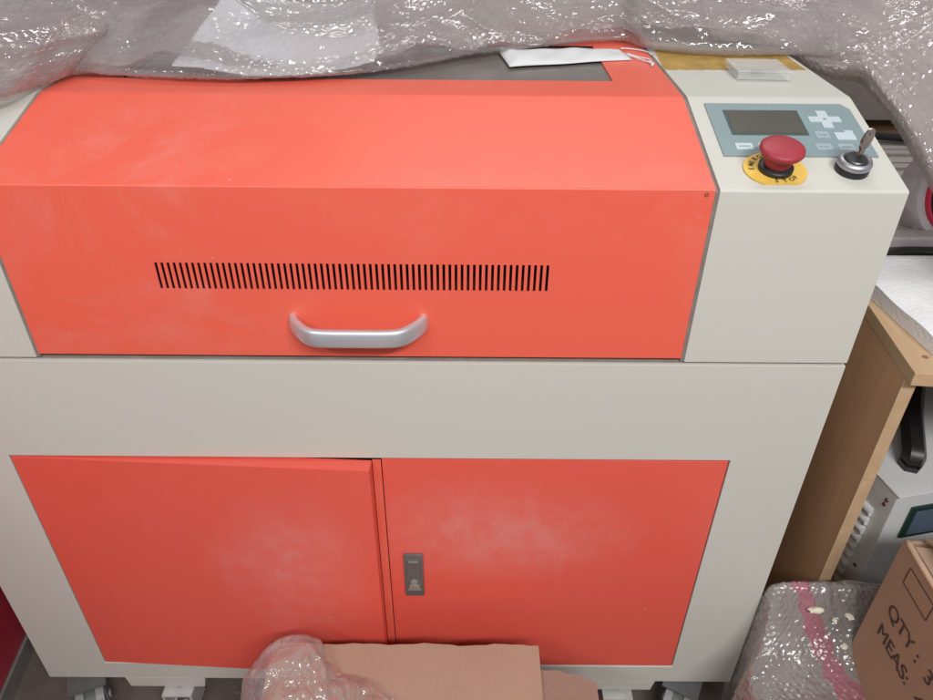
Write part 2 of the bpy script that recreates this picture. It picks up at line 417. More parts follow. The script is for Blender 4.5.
bm = bmesh.new(); lathe(bm, [(0,.0019),(.0045,.0019),(.005,0)], 20, Matrix.Translation((.0302,-.0030,.310)) @ Matrix.Rotation(R(90),4,'X')); obj('keyhole', bm, M_lockl, lk, smooth=R(40))

# upper housings left and right of the lid
def arcprof(y0, z0, n=4, r=.004):
    pass
HP = [(0,.659),(0,.8445),(.0015,.8462),(.1495,.8840),(.154,.8848),(.75,.8848),(.75,.659)]
for x0, x1, nm in ((LX1+.0028, XR, 'right_housing'), (XL, LX0-.0028, 'left_housing')):
    bm = bmesh.new(); prism(bm, HP, x0, x1)
    obj('side_housing', bm, M_cream, mach, bevel=.0014)
obj('housing_interior', bx(XL+.03, XR-.03, .05, .70, .6555, .80), simple('deep_red_interior', (.10,.012,.008,1), .7), mach)
obj('rear_panel', bx(LX0-.0032, LX1+.0032, .52, .75, .659, .8843), M_cream, mach, bevel=.001)
bm = bmesh.new(); box(bm, XL+.003, XR-.003, .004, .04, .6556, .6589); obj('seam_strip', bm, M_gapstrip, mach)
bm = bmesh.new()
GP = [(.0015,.6592),(.0015,.843),(.1505,.8822),(.52,.8826),(.52,.86),(.16,.86),(.02,.83),(.02,.6592)]
prism(bm, GP, LX1-.001, LX1+.0045); obj('lid_gap_strip', bm, M_gapstrip, mach)  # grey strip filling the narrow gap beside the lid
bm = bmesh.new(); prism(bm, GP, LX0-.0045, LX0+.001); obj('lid_gap_strip', bm, M_gapstrip, mach)
# lid: front face with real vent slots, sloping face, flat top with a window opening
lid = empty('lid'); lid.parent = mach
bm = bmesh.new()
x0, x1 = LX0+.0012, LX1-.0012
zb, zr = .6640, .8450
nsl = 65; sx0, sx1 = -.2950, .0775; sz0, sz1 = .7415, .7700; pitch = (sx1-sx0)/(nsl-1+.46); sw = pitch*.46
T = .0014
def quad(*p): bm.faces.new([bm.verts.new(q) for q in p])
quad((x0,0,zb),(x1,0,zb),(x1,0,sz0),(x0,0,sz0)); quad((x0,0,sz1),(x1,0,sz1),(x1,0,zr),(x0,0,zr))
quad((x0,0,sz0),(sx0,0,sz0),(sx0,0,sz1),(x0,0,sz1)); 
for i in range(nsl):
    a = sx0+i*pitch; b = a+sw; nx = sx0+(i+1)*pitch if i < nsl-1 else x1
    quad((b,0,sz0),(nx,0,sz0),(nx,0,sz1),(b,0,sz1))
    quad((a,0,sz0),(a,T,sz0),(a,T,sz1),(a,0,sz1)); quad((b,0,sz0),(b,0,sz1),(b,T,sz1),(b,T,sz0))
    quad((a,0,sz0),(b,0,sz0),(b,T,sz0),(a,T,sz0)); quad((a,0,sz1),(a,T,sz1),(b,T,sz1),(b,0,sz1))
# rounded ridge, slope, top
ridge = [(0,zr),(.0006,.8461),(.0018,.8469)]; knee = [(.1490,.8838),(.152,.8843),(.155,.8845)]
pr = ridge+knee
for (ya, za), (yb, zc) in zip(pr, pr[1:]): quad((x0,ya,za),(x1,ya,za),(x1,yb,zc),(x0,yb,zc))
WX0, WX1, WY0, WY1 = -.375, .157, .208, .372; zt = .8845
for (a, b, c, d) in ((x0,x1,.155,WY0),(x0,x1,WY1,.515),(x0,WX0,WY0,WY1),(WX1,x1,WY0,WY1)): quad((a,c,zt),(b,c,zt),(b,d,zt),(a,d,zt))
quad((WX0,WY0,zt),(WX1,WY0,zt),(WX1,WY0,zt-.002),(WX0,WY0,zt-.002)); quad((WX1,WY0,zt),(WX1,WY1,zt),(WX1,WY1,zt-.002),(WX1,WY0,zt-.002))
quad((x0,0,zb),(x1,0,zb),(x1,.02,zb),(x0,.02,zb))
bmesh.ops.remove_doubles(bm, verts=bm.verts, dist=.00001)
for sx in (x0, x1):
    pts = [(0,zb)]+pr+[(.515,zt),(.515,zt-.012),(.16,zt-.012),(.014,.835),(.014,zb)]
    bm.faces.new([bm.verts.new((sx, y, z)) for y, z in pts])
o = obj('lid_shell', bm, M_red, lid)
for p in o.data.polygons: p.use_smooth = True
o.data.set_sharp_from_angle(angle=R(35)); w_ = o.modifiers.new('weighted_normals', 'WEIGHTED_NORMAL'); w_.keep_sharp = True; w_.weight = 80
obj('window', bx(WX0-.004, WX1+.004, WY0-.004, WY1+.004, zt-.005, zt-.002), M_smoke, lid)
bm = bmesh.new(); lathe(bm, [(0,.0006),(.0018,.0006),(.0023,0)], 16, Matrix.Translation((.2120,-.0001,.8415)) @ Matrix.Rotation(R(90),4,'X'))
obj('rust_spot', bm, simple('rust_brown', (.42,.08,.045,1), .7), lid)  # small rust spot, modelled as a thin brown disc
# bow handle : flat aluminium strap, horizontal C standing out from the face
def strap(path, hz, th):
    bm = bmesh.new(); P = spline(path, 7); rings = []
    for i, p in enumerate(P):
        t = (P[min(i+1,len(P)-1)]-P[max(i-1,0)]).normalized(); nrm = Vector((t.y, -t.x, 0)).normalized()
        ring = []
        for k in range(16):
            a = 2*math.pi*k/16; ca, sa = math.cos(a), math.sin(a)
            q = nrm*(th*math.copysign(abs(ca)**.7, ca)) + Vector((0,0,1))*(hz*math.copysign(abs(sa)**.6, sa))
            ring.append(bm.verts.new(p+q))
        rings.append(ring)
    for A, B in zip(rings, rings[1:]):
        for k in range(16): bm.faces.new((A[k], A[(k+1)%16], B[(k+1)%16], B[k]))
    bm.faces.new(rings[0]); bm.faces.new(rings[-1]); return bm
obj('handle', strap([(-.1715,.001,.7055),(-.1695,-.006,.7055),(-.161,-.018,.7055),(-.152,-.0265,.7055),(-.140,-.0300,.7055),(-.107,-.0305,.7055),(-.074,-.0300,.7055),(-.062,-.0265,.7055),(-.053,-.018,.7055),(-.0445,-.006,.7055),(-.0425,.001,.7055)],   .0096, .0044), M_alu, lid, smooth=R(50))

# ---- console controls, laid out on the slope (local frame: u = x, v up the slope, w out of it)
sl = math.atan2(.0378, .148)
def SM(x, y): return Matrix.Translation((x, y, .8458 + (y)*math.tan(sl))) @ Matrix.Rotation(sl, 4, 'X')
def flat(bm, pts, w0, w1, M):
    a = [bm.verts.new(M @ Vector((x, y, w1))) for x, y in pts]; b = [bm.verts.new(M @ Vector((x, y, w0))) for x, y in pts]
    n = len(pts); bm.faces.new(a); bm.faces.new(b[::-1])
    for i in range(n): bm.faces.new((a[i], a[(i+1)%n], b[(i+1)%n], b[i]))
M0 = SM(.2376, .0495); k = 1/math.cos(sl)
L = lambda x, y: ((x-.2376), (y-.0495)*k)
bm = bmesh.new(); flat(bm, [L(.2376,.0495),L(.3812,.0495),L(.3812,.128),L(.3745,.1375),L(.2376,.1375)], .0004, .0013, M0)
cp = obj('control_panel', bm, M_panel, mach)
bm = bmesh.new(); flat(bm, [L(.2530,.0825),L(.3268,.0825),L(.3268,.1245),L(.2530,.1245)], .0013, .0019, M0); obj('display_bezel', bm, M_lcdrim, cp)
bm = bmesh.new(); flat(bm, [L(.2555,.0850),L(.3243,.0850),L(.3243,.1220),L(.2555,.1220)], .0019, .0023, M0); obj('display', bm, M_lcd, cp)
bm = bmesh.new(); cxp, cyp = .3498, .1095
a_, b_ = .0050, .0155
flat(bm, [L(cxp+dx, cyp+dy) for dx, dy in ((-a_,-b_*.93),(a_,-b_*.93),(a_,-a_*.9),(b_,-a_*.9),(b_,a_*.9),(a_,a_*.9),(a_,b_*.93),(-a_,b_*.93),(-a_,a_*.9),(-b_,a_*.9),(-b_,-a_*.9),(-a_,-a_*.9))], .0013, .0020, M0)
ap = obj('arrow_pad', bm, M_btn, cp)
bm = bmesh.new(); lathe(bm, [(0,.0024),(.0014,.0024),(.0017,.0019)], 16, M0 @ Matrix.Translation((cxp-.2376,(cyp-.0495)*k,0))); obj('centre_dot', bm, M_panel, ap)
# enter key (notched) and the plain keys
bm = bmesh.new(); flat(bm, [L(.3515,.0755),L(.3700,.0755),L(.3700,.0905),L(.3620,.0905),(L(.3620,.0872)),L(.3515,.0872)], .0013, .0019, M0); obj('enter_button', bm, M_btn, cp)
btn = []
for (x, y, w, h, mt) in ((.3395,.0835,.013,.011,M_btn2),(.2600,.0640,.016,.010,M_btn),(.2790,.0640,.010,.010,M_btn),(.3350,.0640,.015,.010,M_btn2),(.3560,.0640,.015,.010,M_btn2),(.3715,.0640,.007,.010,M_btn2)):
    bm = bmesh.new(); flat(bm, [L(x-w/2,y-h/2),L(x+w/2,y-h/2),L(x+w/2,y+h/2),L(x-w/2,y+h/2)], .0013, .0017, M0)
    b = obj('button', bm, mt, cp)
    bm = bmesh.new(); flat(bm, [L(x-w*.32,y-.0007),L(x+w*.32,y-.0007),L(x+w*.32,y+.0007),L(x-w*.32,y+.0007)], .00175, .0019, M0)
    if w > .008: obj('button_mark', bm, M_panel, b)
# emergency stop
ex, ey = .2790, .0290
ME = SM(ex, ey)
es = bmesh.new(); lathe(es, [(.0155,0),(.0155,.0055),(.0145,.0065),(.0115,.007),(.0115,.0085),(0,.0085)], 40, ME); es_o = obj('emergency_stop', es, M_black, mach, smooth=R(40))
bm = bmesh.new()
pts = []
for i in range(64):
    a = 2*math.pi*i/64; x, y = .0285*math.cos(a), .0258*math.sin(a)
    y = max(y, -.0218); pts.append((x, y))
flat(bm, pts, .0004, .0017, ME); wp = obj('warning_plate', bm, M_yel, es_o)
items = []
for ch, ang in zip('EMERGENCY', [178, 163, 148, 133, 118, 103, 88, 73, 58]):
    a = R(ang); items.append((ch, ME @ Matrix.Translation((.0192*math.cos(a), .0192*math.sin(a), .0018)) @ Matrix.Rotation(a-R(90), 4, 'Z') @ Matrix.Translation((-.0022,0,0))))
for ch, ang in zip('STOP', [262, 282, 300, 318]):
    a = R(ang); items.append((ch, ME @ Matrix.Translation((.0225*math.cos(a), .0205*math.sin(a), .0018)) @ Matrix.Rotation(a+R(90), 4, 'Z') @ Matrix.Translation((-.002,0,0))))
obj('lettering', text_bm(items[:9], .0068, .0001, .0001), M_ink, es_o); obj('lettering', text_bm(items[9:], .0068, .0001, .0001), M_ink, es_o)
bm = bmesh.new(); lathe(bm, [(0,.0075),(.0115,.0075),(.0124,.0100),(.0134,.0138),(.0156,.0172),(.0190,.0198),(.0199,.0218),(.0195,.0242),(.0178,.0256),(.0130,.0265),(.0,.0269)], 56, ME)
obj('knob', bm, M_mush, es_o, smooth=R(60))
# key switch
kx, ky = .3492, .0305
MK = SM(kx, ky)
bm = bmesh.new(); lathe(bm, [(.0150,0),(.0150,.006),(.0145,.0066),(0,.0066)], 40, MK); ks = obj('key_switch', bm, M_black, mach, smooth=R(40))
bm = bmesh.new(); lathe(bm, [(.0145,.0060),(.0152,.0070),(.0152,.0095),(.0142,.0118),(.0118,.0126),(.0104,.0116),(.0100,.0105),(0,.0105)], 40, MK); obj('bezel_ring', bm, simple('satin_nickel', (.42,.42,.45,1), .4, .8), ks, smooth=R(50))
bm = bmesh.new(); lathe(bm, [(.0098,.0100),(.0098,.0125),(.0088,.0135),(.0,.0138)], 32, MK); obj('barrel', bm, simple('dark_steel',(.10,.10,.10,1),.35,.8), ks, smooth=R(40))
bm = bmesh.new(); MKK = MK @ Matrix.Translation((.0015,0,.013)) @ Matrix.Rotation(R(28),4,'Z') @ Matrix.Rotation(R(10),4,'Y') @ Matrix.Rotation(R(-6),4,'X')
box(bm, -.0035, .0035, -.0009, .0009, 0, .008, MKK)
ring = []
for i in range(20):
    a = 2*math.pi*i/20; ring.append((.0072*math.cos(a), .0175+.0105*math.sin(a)))
a = [bm.verts.new(MKK @ Vector((x, -.0012, z))) for x, z in ring]; b = [bm.verts.new(MKK @ Vector((x, .0012, z))) for x, z in ring]
bm.faces.new(a); bm.faces.new(b[::-1]); [bm.faces.new((a[i], a[(i+1)%20], b[(i+1)%20], b[i])) for i in range(20)]
for zz in (.023,):
    lathe(bm, [(0,.0016),(.0018,.0016),(.0022,.0012)], 14, MKK @ Matrix.Translation((0,0,zz)) @ Matrix.Rotation(R(90),4,'X'))
obj('key', bm, M_chrome, ks, bevel=.0003)

# casters and levelling feet under the front edge
def caster(x, y, rz):
    p = bmesh.new(); box(p, -.026, .026, -.026, .026, .079, .0825)
    M = Matrix.Translation((x, y, 0)) @ Matrix.Rotation(rz, 4, 'Z')
    for v in p.verts: v.co = M @ v.co
    c = obj('caster', p, M_wheel, mach, bevel=.0008)
    fk = bmesh.new()
    # hooded fork: curved cover over the wheel
    n = 14
    for s in (-.019, .0155): box(fk, s, s+.0035, -.018, .016, .030, .076)
    prev = None
    for i in range(n+1):
        a = R(15)+R(150)*i/n; yy, zz = -.008+.038*math.cos(a), .034+.038*math.sin(a)
        cur = [fk.verts.new((sx, yy, min(zz, .078))) for sx in (-.0188, -.008)] + [fk.verts.new((sx, yy, min(zz, .078))) for sx in (.008, .0188)]
        if prev: fk.faces.new((prev[0], prev[1], cur[1], cur[0])); fk.faces.new((prev[2], prev[3], cur[3], cur[2]))
        prev = cur
    for v in fk.verts: v.co = M @ v.co
    obj('fork', fk, M_wheel2, c)
    MW = M @ Matrix.Translation((0,-.008,.034)) @ Matrix.Rotation(R(90),4,'Y')
    w = bmesh.new(); lathe(w, [(.018,-.013),(.030,-.013),(.0338,-.009),(.0338,.009),(.030,.013),(.018,.013)], 40, MW); obj('wheel', w, M_wheel, c, smooth=R(40))
    w = bmesh.new(); lathe(w, [(0,-.0225),(.007,-.0225),(.007,-.0195),(0,-.0195)], 20, MW); lathe(w, [(0,.0195),(.007,.0195),(.007,.0225),(0,.0225)], 20, MW); lathe(w, [(0,-.0125),(.018,-.0125),(.018,.0125),(0,.0125)], 30, MW)
    obj('hub', w, M_wheel2, c, smooth=R(40))
caster(-.557, .004, R(24)); caster(.325, .006, R(-28)); caster(-.560, .68, R(20)); caster(.335, .68, R(0))
def foot(x):
    b = bmesh.new()
    box(b, x-.022, x+.022, -.012, .028, .0515, .0555); box(b, x-.022, x-.018, -.012, .028, .012, .0513); box(b, x+.018, x+.022, -.012, .028, .012, .0513); box(b, x-.022, x+.022, -.012, .028, .008, .0118)
    f = obj('levelling_foot', b, M_white, mach, bevel=.0008)
    b = bmesh.new(); lathe(b, [(0,.0120),(.012,.0122),(.012,.020),(.006,.023),(.005,.060),(0,.060)], 24, Matrix.Translation((x, .008, 0))); obj('threaded_stem', b, simple('zinc', (.20,.2,.2,1), .4, .8), f, smooth=R(40))
    b = bmesh.new(); lathe(b, [(0,0),(.021,0),(.021,.005),(.015,.0079),(0,.0079)], 28, Matrix.Translation((x, .008, 0))); obj('rubber_pad', b, M_black, f, smooth=R(40))
foot(-.425); foot(.228)
# latch rail seen between door opening and skirt
for p in mach.children: pass

# ------------------------------------------------------------------ things lying on the machine
def slab_path(name, base, mat, **k): pass
# drawstring pouch
P0, P1, P2, P3 = Vector((.047,.262,.8850)), Vector((.193,.300,.8850)), Vector((.186,.352,.8850)), Vector((.036,.340,.8850))
bm = bmesh.new(); nu, nv = 44, 16; g = {}
for s in (0, 1):
    for i in range(nu+1):
        for j in range(nv+1):
            u, v = i/nu, j/nv
            p = P0.lerp(P1, u).lerp(P3.lerp(P2, u), v)
            if 0 < j < nv:
                puff = (math.sin(math.pi*v)**.5)*(.006*(1-.55*u) + .0012*math.sin(9*u+3*v) + .001*math.sin(23*u-7*v))*(min(1, u*14)*min(1, (1-u)*9+.35))
            else: puff = 0
            p = p + Vector((0,0,(puff+.001) if s else .0003)); p.y += .0012*math.sin(u*11)
            g[s,i,j] = bm.verts.new(p)
for s in (0, 1):
    for i in range(nu):
        for j in range(nv): bm.faces.new((g[s,i,j], g[s,i+1,j], g[s,i+1,j+1], g[s,i,j+1]))
for i in range(nu):
    bm.faces.new((g[0,i,0], g[0,i+1,0], g[1,i+1,0], g[1,i,0])); bm.faces.new((g[0,i,nv], g[0,i+1,nv], g[1,i+1,nv], g[1,i,nv]))
for j in range(nv):
    bm.faces.new((g[0,0,j], g[0,0,j+1], g[1,0,j+1], g[1,0,j])); bm.faces.new((g[0,nu,j], g[0,nu,j+1], g[1,nu,j+1], g[1,nu,j]))
pouch = obj('pouch', bm, M_cloth, None, smooth=True)
tag(pouch, 'white cloth drawstring pouch lying across the dark lid window', 'pouch')
bm = bmesh.new()
z = .8862
tube(bm, spline([(.190,.318,z+.002),(.203,.310,z),(.213,.300,z),(.214,.288,z),(.209,.284,z+.001)], 6), .0009, 8)
tube(bm, spline([(.190,.312,z+.002),(.200,.300,z+.001),(.208,.290,z),(.2135,.279,z),(.211,.270,z)], 6), .0009, 8)
tube(bm, spline([(.188,.345,z+.002),(.200,.352,z),(.212,.345,z),(.220,.334,z),(.221,.322,z)], 6), .0009, 8)
tube(bm, [(.2135,.279,z),(.2125,.2735,z+.001),(.211,.268,z)], [.0009,.0022,.0009], 8)
obj('drawstring', bm, M_cloth, pouch, smooth=True)
# yellow tape along the console top
bm = bmesh.new(); nx = 40
edge = [(.2285+i/nx*(.3855-.2285), ) for i in range(nx+1)]
top = []; bot = []
for i in range(nx+1):
    x = .2305+i/nx*.1555; yb = .256+.004*i/nx+.0012*math.sin(i*1.7); yt = .350
    z = .8853+.0003*math.sin(i*.9); bot.append(bm.verts.new((x-.008*(1-i/nx), yb, z))); top.append(bm.verts.new((x, yt, z)))
for i in range(nx): bm.faces.new((bot[i], bot[i+1], top[i+1], top[i]))
bmesh.ops.solidify(bm, geom=bm.faces[:], thickness=.0003)
tag(obj('masking_tape', bm, M_tape), 'strip of yellowed tape stuck along the console top under the bubble wrap', 'tape')
# clear acrylic case
bm = bmesh.new(); Mc = Matrix.Translation((.3215,.2380,.8860)) @ Matrix.Rotation(R(-2),4,'Z')
ac = obj('plastic_case', bx(-.0285,.0285,-.027,.027,0,.0075, M=Mc), M_clear, bevel=.0012)
tag(ac, 'small clear plastic case lying on the yellowed tape of the console top', 'plastic case')
obj('case_lid', bx(-.0295,.0295,-.028,.028,.0078,.0095, M=Mc), M_clear, ac, bevel=.0006)
obj('case_insert', bx(-.006,.006,.000,.006,.0010,.0035, M=Mc), M_lock, ac, bevel=.0005)

# ------------------------------------------------------------------ desk on the right with what is on and under it
DA = R(-5)
desk = empty('desk', (.474,.012,0), 'pale-edged wooden desk standing close to the right side of the machine', 'desk', rz=DA)
obj('tabletop', bx(0, 1.1, 0, .92, .6215, .6385), M_edge, desk, bevel=.0015)
tb = obj('side_panel', bx(.0008, .0145, .0165, .90, .0, .6210), M_brown, desk, bevel=.0004)
obj('edge_band', bx(.0002, .0151, .0135, .0163, .0, .6208), M_edge, tb, bevel=.0004)
obj('back_panel', bx(.017, 1.09, .86, .875, .05, .6208), simple('dark_back_board', (.075,.06,.055,1), .7), desk)
bm = bmesh.new()
for p in ((.011,.012),): lathe(bm, [(0,.0006),(.003,.0006),(.0034,0)], 14, Matrix.Translation((p[0]+.012,p[1]+.02,.6385)))
obj('screw_cap', bm, simple('screw_brown', (.22,.13,.08,1), .6), desk)
# foam sheet on the desk
bm = bmesh.new(); N_ = 26; G = {}
for i in range(N_+1):
    for j in range(N_+1):
        u, v = i/N_, j/N_
        x = .500+u*.62; y = .044+v*.205
        x += .008-.024*v
        zt_ = .6395+.020+ .0022*math.sin(5*u+4*v)+.0014*math.sin(13*v+2*u)
        if i in (0, N_) or j in (0, N_): zt_ -= .003
        G[i,j,1] = bm.verts.new((x, y-.10*u*0, zt_)); G[i,j,0] = bm.verts.new((x+.001, y, .6390))
for i in range(N_):
    for j in range(N_):
        bm.faces.new((G[i,j,1],G[i+1,j,1],G[i+1,j+1,1],G[i,j+1,1])); bm.faces.new((G[i,j,0],G[i,j+1,0],G[i+1,j+1,0],G[i+1,j,0]))
    bm.faces.new((G[i,0,0],G[i+1,0,0],G[i+1,0,1],G[i,0,1])); bm.faces.new((G[i,N_,0],G[i,N_,1],G[i+1,N_,1],G[i+1,N_,0]))
    bm.faces.new((G[0,i,0],G[0,i,1],G[0,i+1,1],G[0,i+1,0])); bm.faces.new((G[N_,i,0],G[N_,i+1,0],G[N_,i+1,1],G[N_,i,1]))
tag(obj('foam_sheet', bm, M_foam, smooth=R(60)), 'thick white foam sheet lying on the front of the wooden desk', 'foam sheet')
# black strip behind it
bm = bmesh.new(); tube(bm, spline([(.535,.268,.6445),(.60,.279,.645),(.66,.274,.6455),(.74,.268,.645),(.86,.268,.645)], 6), .0055, 8)
for v in bm.verts: v.co.z = .6445+(v.co.z-.6445)*.8; v.co.y = .272+(v.co.y-.272)*2.2
tag(obj('rubber_strip', bm, M_black, smooth=True), 'flat black strip lying behind the white foam sheet', 'strip')
# aluminium profile plate
rib = empty('profile_plate', (.60,.30,.6386), 'dull grooved aluminium profile plate lying on the desk behind the roll', 'metal plate')
bm = bmesh.new(); box(bm, .0,.55,.03,.44,.0,.004); 
for i in range(18):
    y = .035+i*.0222; box(bm, .0, .55, y, y+(.016,.011,.0185)[i%3], .004, .0135-(0,.003,.001)[i%3])
obj('grooved_plate', bm, M_rib, rib, bevel=.001)
bm = bmesh.new(); box(bm, .012,.05,.02,.0298,.0,.018); obj('end_bracket', bm, M_alu, rib, bevel=.0015)
# cable
bm = bmesh.new(); tube(bm, spline([(.63,.700,.6605),(.72,.705,.662),(.78,.700,.661),(.82,.690,.663),(.88,.705,.661),(1.0,.72,.661)], 8), .0065, 10)
tube(bm, [(.782,.700,.6665),(.80,.694,.6675),(.835,.690,.6675),(.850,.694,.6665)], [.008,.013,.013,.008], 10)
tag(obj('cable', bm, M_black, smooth=True), 'black cable with a thick plug lying across the grooved metal plate', 'cable')
# reel with red ring
reel = empty('reel', (.671,.335,.6995), 'dark grey reel with a pinkish-red ring standing on the desk beside the console', 'reel')
MR = Matrix.Translation((0,0,.004)) @ Matrix.Rotation(R(12),4,'Z') @ Matrix.Rotation(R(72),4,'X')
bm = bmesh.new(); lathe(bm, [(.034,-.045),(.060,-.045),(.0645,-.041),(.0650,-.004),(.0630,-.001),(.0440,.0),(.034,-.001)], 64, MR); obj('flange', bm, simple('mid_grey_plastic', (.52,.49,.50,1), .4), reel, smooth=R(40))
bm = bmesh.new(); lathe(bm, [(.0475,-.0008),(.0530,-.0008),(.0530,.003),(.0518,.0055),(.0490,.0060),(.0475,.003)], 64, MR); obj('ring', bm, M_pinkring, reel, smooth=R(40))
bm = bmesh.new(); lathe(bm, [(.0,-.044),(.0335,-.044),(.0470,.0012),(.0470,.012),(.043,.018),(.0,.021)], 64, MR); obj('core', bm, simple('charcoal_plastic', (.06,.06,.062,1), .45), reel, smooth=R(40))
# white scrap behind reel
bm = bmesh.new(); box(bm, .565,.64,.288,.315,.6390,.662); tag(obj('foam_block', bm, simple('greyish_foam', (.45,.42,.41,1), .8), bevel=.004, seg=3), 'small greyish foam block on the desk under the reel', 'foam block')
# taupe cabinet behind
cab = empty('equipment_cabinet', (1.0,.80,.6386), 'plain taupe-grey equipment cabinet at the back of the desk', 'cabinet')
obj('casing', bx(-.42,.28,0,.34,.022,.50), M_greycab, cab, bevel=.003)
for x in (-.40,.22): obj('foot', bx(x,x+.04,.02,.06,0,.0218), M_black, cab, bevel=.002)
# left-behind equipment beyond the machine (only its lower front shows round the wrap)
# power unit under the desk
pu = empty('power_unit', (.603,.115,0), 'light grey electrical unit with louvred side standing under the desk', 'electrical unit', rz=R(12))
casing = obj('casing', bx(0,.42,0,.36,.01,.3480), M_unit, pu, bevel=.0025)
obj('top_cover', bx(-.001,.421,-.003,.361,.3484,.3515), M_unit, pu, bevel=.001)
bm = bmesh.new()
for i in range(10):
    z = .115+i*.0195; M = Matrix.Translation((0,.0,z))
    pts = []
    for k_ in range(7):
        a = math.pi*k_/6; pts.append((-.0075*math.sin(a)-.0003, z+.0075*math.cos(a)*1.0))
    a = [bm.verts.new((x, .026, zz)) for x, zz in pts]; b = [bm.verts.new((x, .15, zz)) for x, zz in pts]
    for q in range(6): bm.faces.new((a[q], a[q+1], b[q+1], b[q]))
    bm.faces.new(a[::-1]); bm.faces.new(b)
obj('louvre', bm, M_unit, casing, smooth=R(40))
M_sc = simple('brown_screw', (.14,.06,.045,1), .5)
for y, z in ((.014,.329),(.015,.320),(.017,.186)):
    bm = bmesh.new(); lathe(bm, [(0,.0016),(.0028,.0014),(.0034,0)], 14, Matrix.Translation((-.0001,y,z)) @ Matrix.Rotation(R(-90),4,'Y')); obj('screw', bm, M_sc, casing)
dsp = obj('display_frame', bx(.030,.115,-.0050,-.0001,.262,.325), M_green, pu, bevel=.002)
obj('screen', bx(.038,.107,-.0062,-.0050,.270,.317), M_screen, dsp)
bm = bmesh.new(); tube(bm, spline([(.045,.05,.352),(.045,.05,.372),(.060,.075,.381),(.10,.13,.382),(.16,.20,.382),(.175,.225,.370),(.175,.225,.352)], 6), .0165, 6)
for v in bm.verts: v.co.x += .010
obj('carry_handle', bm, M_black, pu, bevel=.001)
bm = bmesh.new(); lathe(bm, [(.02,0),(.024,.006),(.024,.020),(.019,.028),(0,.030)], 32, Matrix.Translation((.13,.25,.352)))
obj('dial_knob', bm, M_black, pu, smooth=R(40))

# ------------------------------------------------------------------ printed carton (front right)
cz0, cz1 = .232, .452
bx0, bx1, by0, by1 = .4950, .86, -.40, -.0510
carton = empty('printed_carton', (.4950,-.051,0), 'brown cardboard carton with printed quantity lines standing on bubble wrap', 'carton')
def cb(name, *a, mat=M_card, par=None, M=None, bev=.0012):
    a = list(a); 
    bm = bx(*a, M=M)
    for v in bm.verts: v.co -= Vector((.4950,-.051,0))
    return obj(name, bm, mat, par or carton, bevel=bev)
th = .005
side = cb('side_wall', bx0, bx0+th, by0, by1, cz0, cz1)
cb('side_wall', bx0+th+.0002, bx1, by1-th, by1, cz0, cz1-.001); cb('side_wall', bx1-th, bx1, by0, by1-th-.0002, cz0, cz1); cb('side_wall', bx0+th+.0002, bx1-th-.0002, by0, by0+th, cz0, cz1)
cb('carton_base', bx0+th+.0002, bx1-th-.0002, by0+th+.0002, by1-th-.0002, cz0, cz0+.006)
def flap(name, hinge, L_, W_, rot, mat=M_card2):
    bm = bx(0, L_, 0, W_, -.002, .002, M=Matrix.Translation(Vector(hinge)-Vector((.4950,-.051,0))) @ rot)
    return obj(name, bm, mat, carton, bevel=.001)
# right-hand/back flaps folded into the opening, the near one springs up
flap('flap', (bx0+.006, by1-.012, cz1+.001), .125, .006-.33, Matrix.Rotation(R(9),4,'Y') @ Matrix.Rotation(R(0),4,'Z'))
flap('flap', (bx0+.02, by1-.004, cz1+.004), .30, -.14, Matrix.Rotation(R(-30),4,'X') @ Matrix.Rotation(R(-2),4,'Y'), M_card2)
# crushed rim lip
bm = bmesh.new(); tube(bm, spline([(bx0+.003,by1-.002,cz1+.0005),(bx0+.001,by1-.05,cz1+.001),(bx0+.0025,by1-.12,cz1),(bx0+.0015,by1-.2,cz1+.001),(bx0+.003,by0+.01,cz1)], 6), .0034, 8)
for v in bm.verts: v.co -= Vector((.4950,-.051,0))
obj('folded_rim', bm, M_cardedge, carton, smooth=True)
MT = lambda y, z: Matrix.Translation((-.0004, y+.051, z)) @ Matrix(((0,0,-1,0),(-1,0,0,0),(0,1,0,0),(0,0,0,1)))
obj('printed_text', text_bm([('QTY :', MT(-.0770,.3585)), ('3', MT(-.1600,.3585)), ('MEAS:', MT(-.0770,.3205)), ('4', MT(-.1640,.3205))] + [(t_, Matrix.Translation((-.00012,-.0007,.0004)) @ MT(y_, z_)) for t_, y_, z_ in (('QTY :',-.0770,.3585),('3',-.1600,.3585),('MEAS:',-.0770,.3205),('4',-.1640,.3205))], .0270, .0002, .0), M_boxink, side)
bm = bmesh.new(); y0_, y1_, z0_, z1_ = .051-.078-0, .051-.128, .412, .438
for a in ((-.0275+0,-.0775,z0_,z0_+.0012),(-.0275,-.0775,z1_-.0012,z1_)): box(bm, -.0006,-.0001, a[1], a[0], a[2], a[3])
for yy in (-.0275,-.0775): box(bm, -.0006,-.0001, yy-.0006, yy+.0006, z0_+.0013, z1_-.0013)
obj('printed_frame', bm, M_boxink, side)

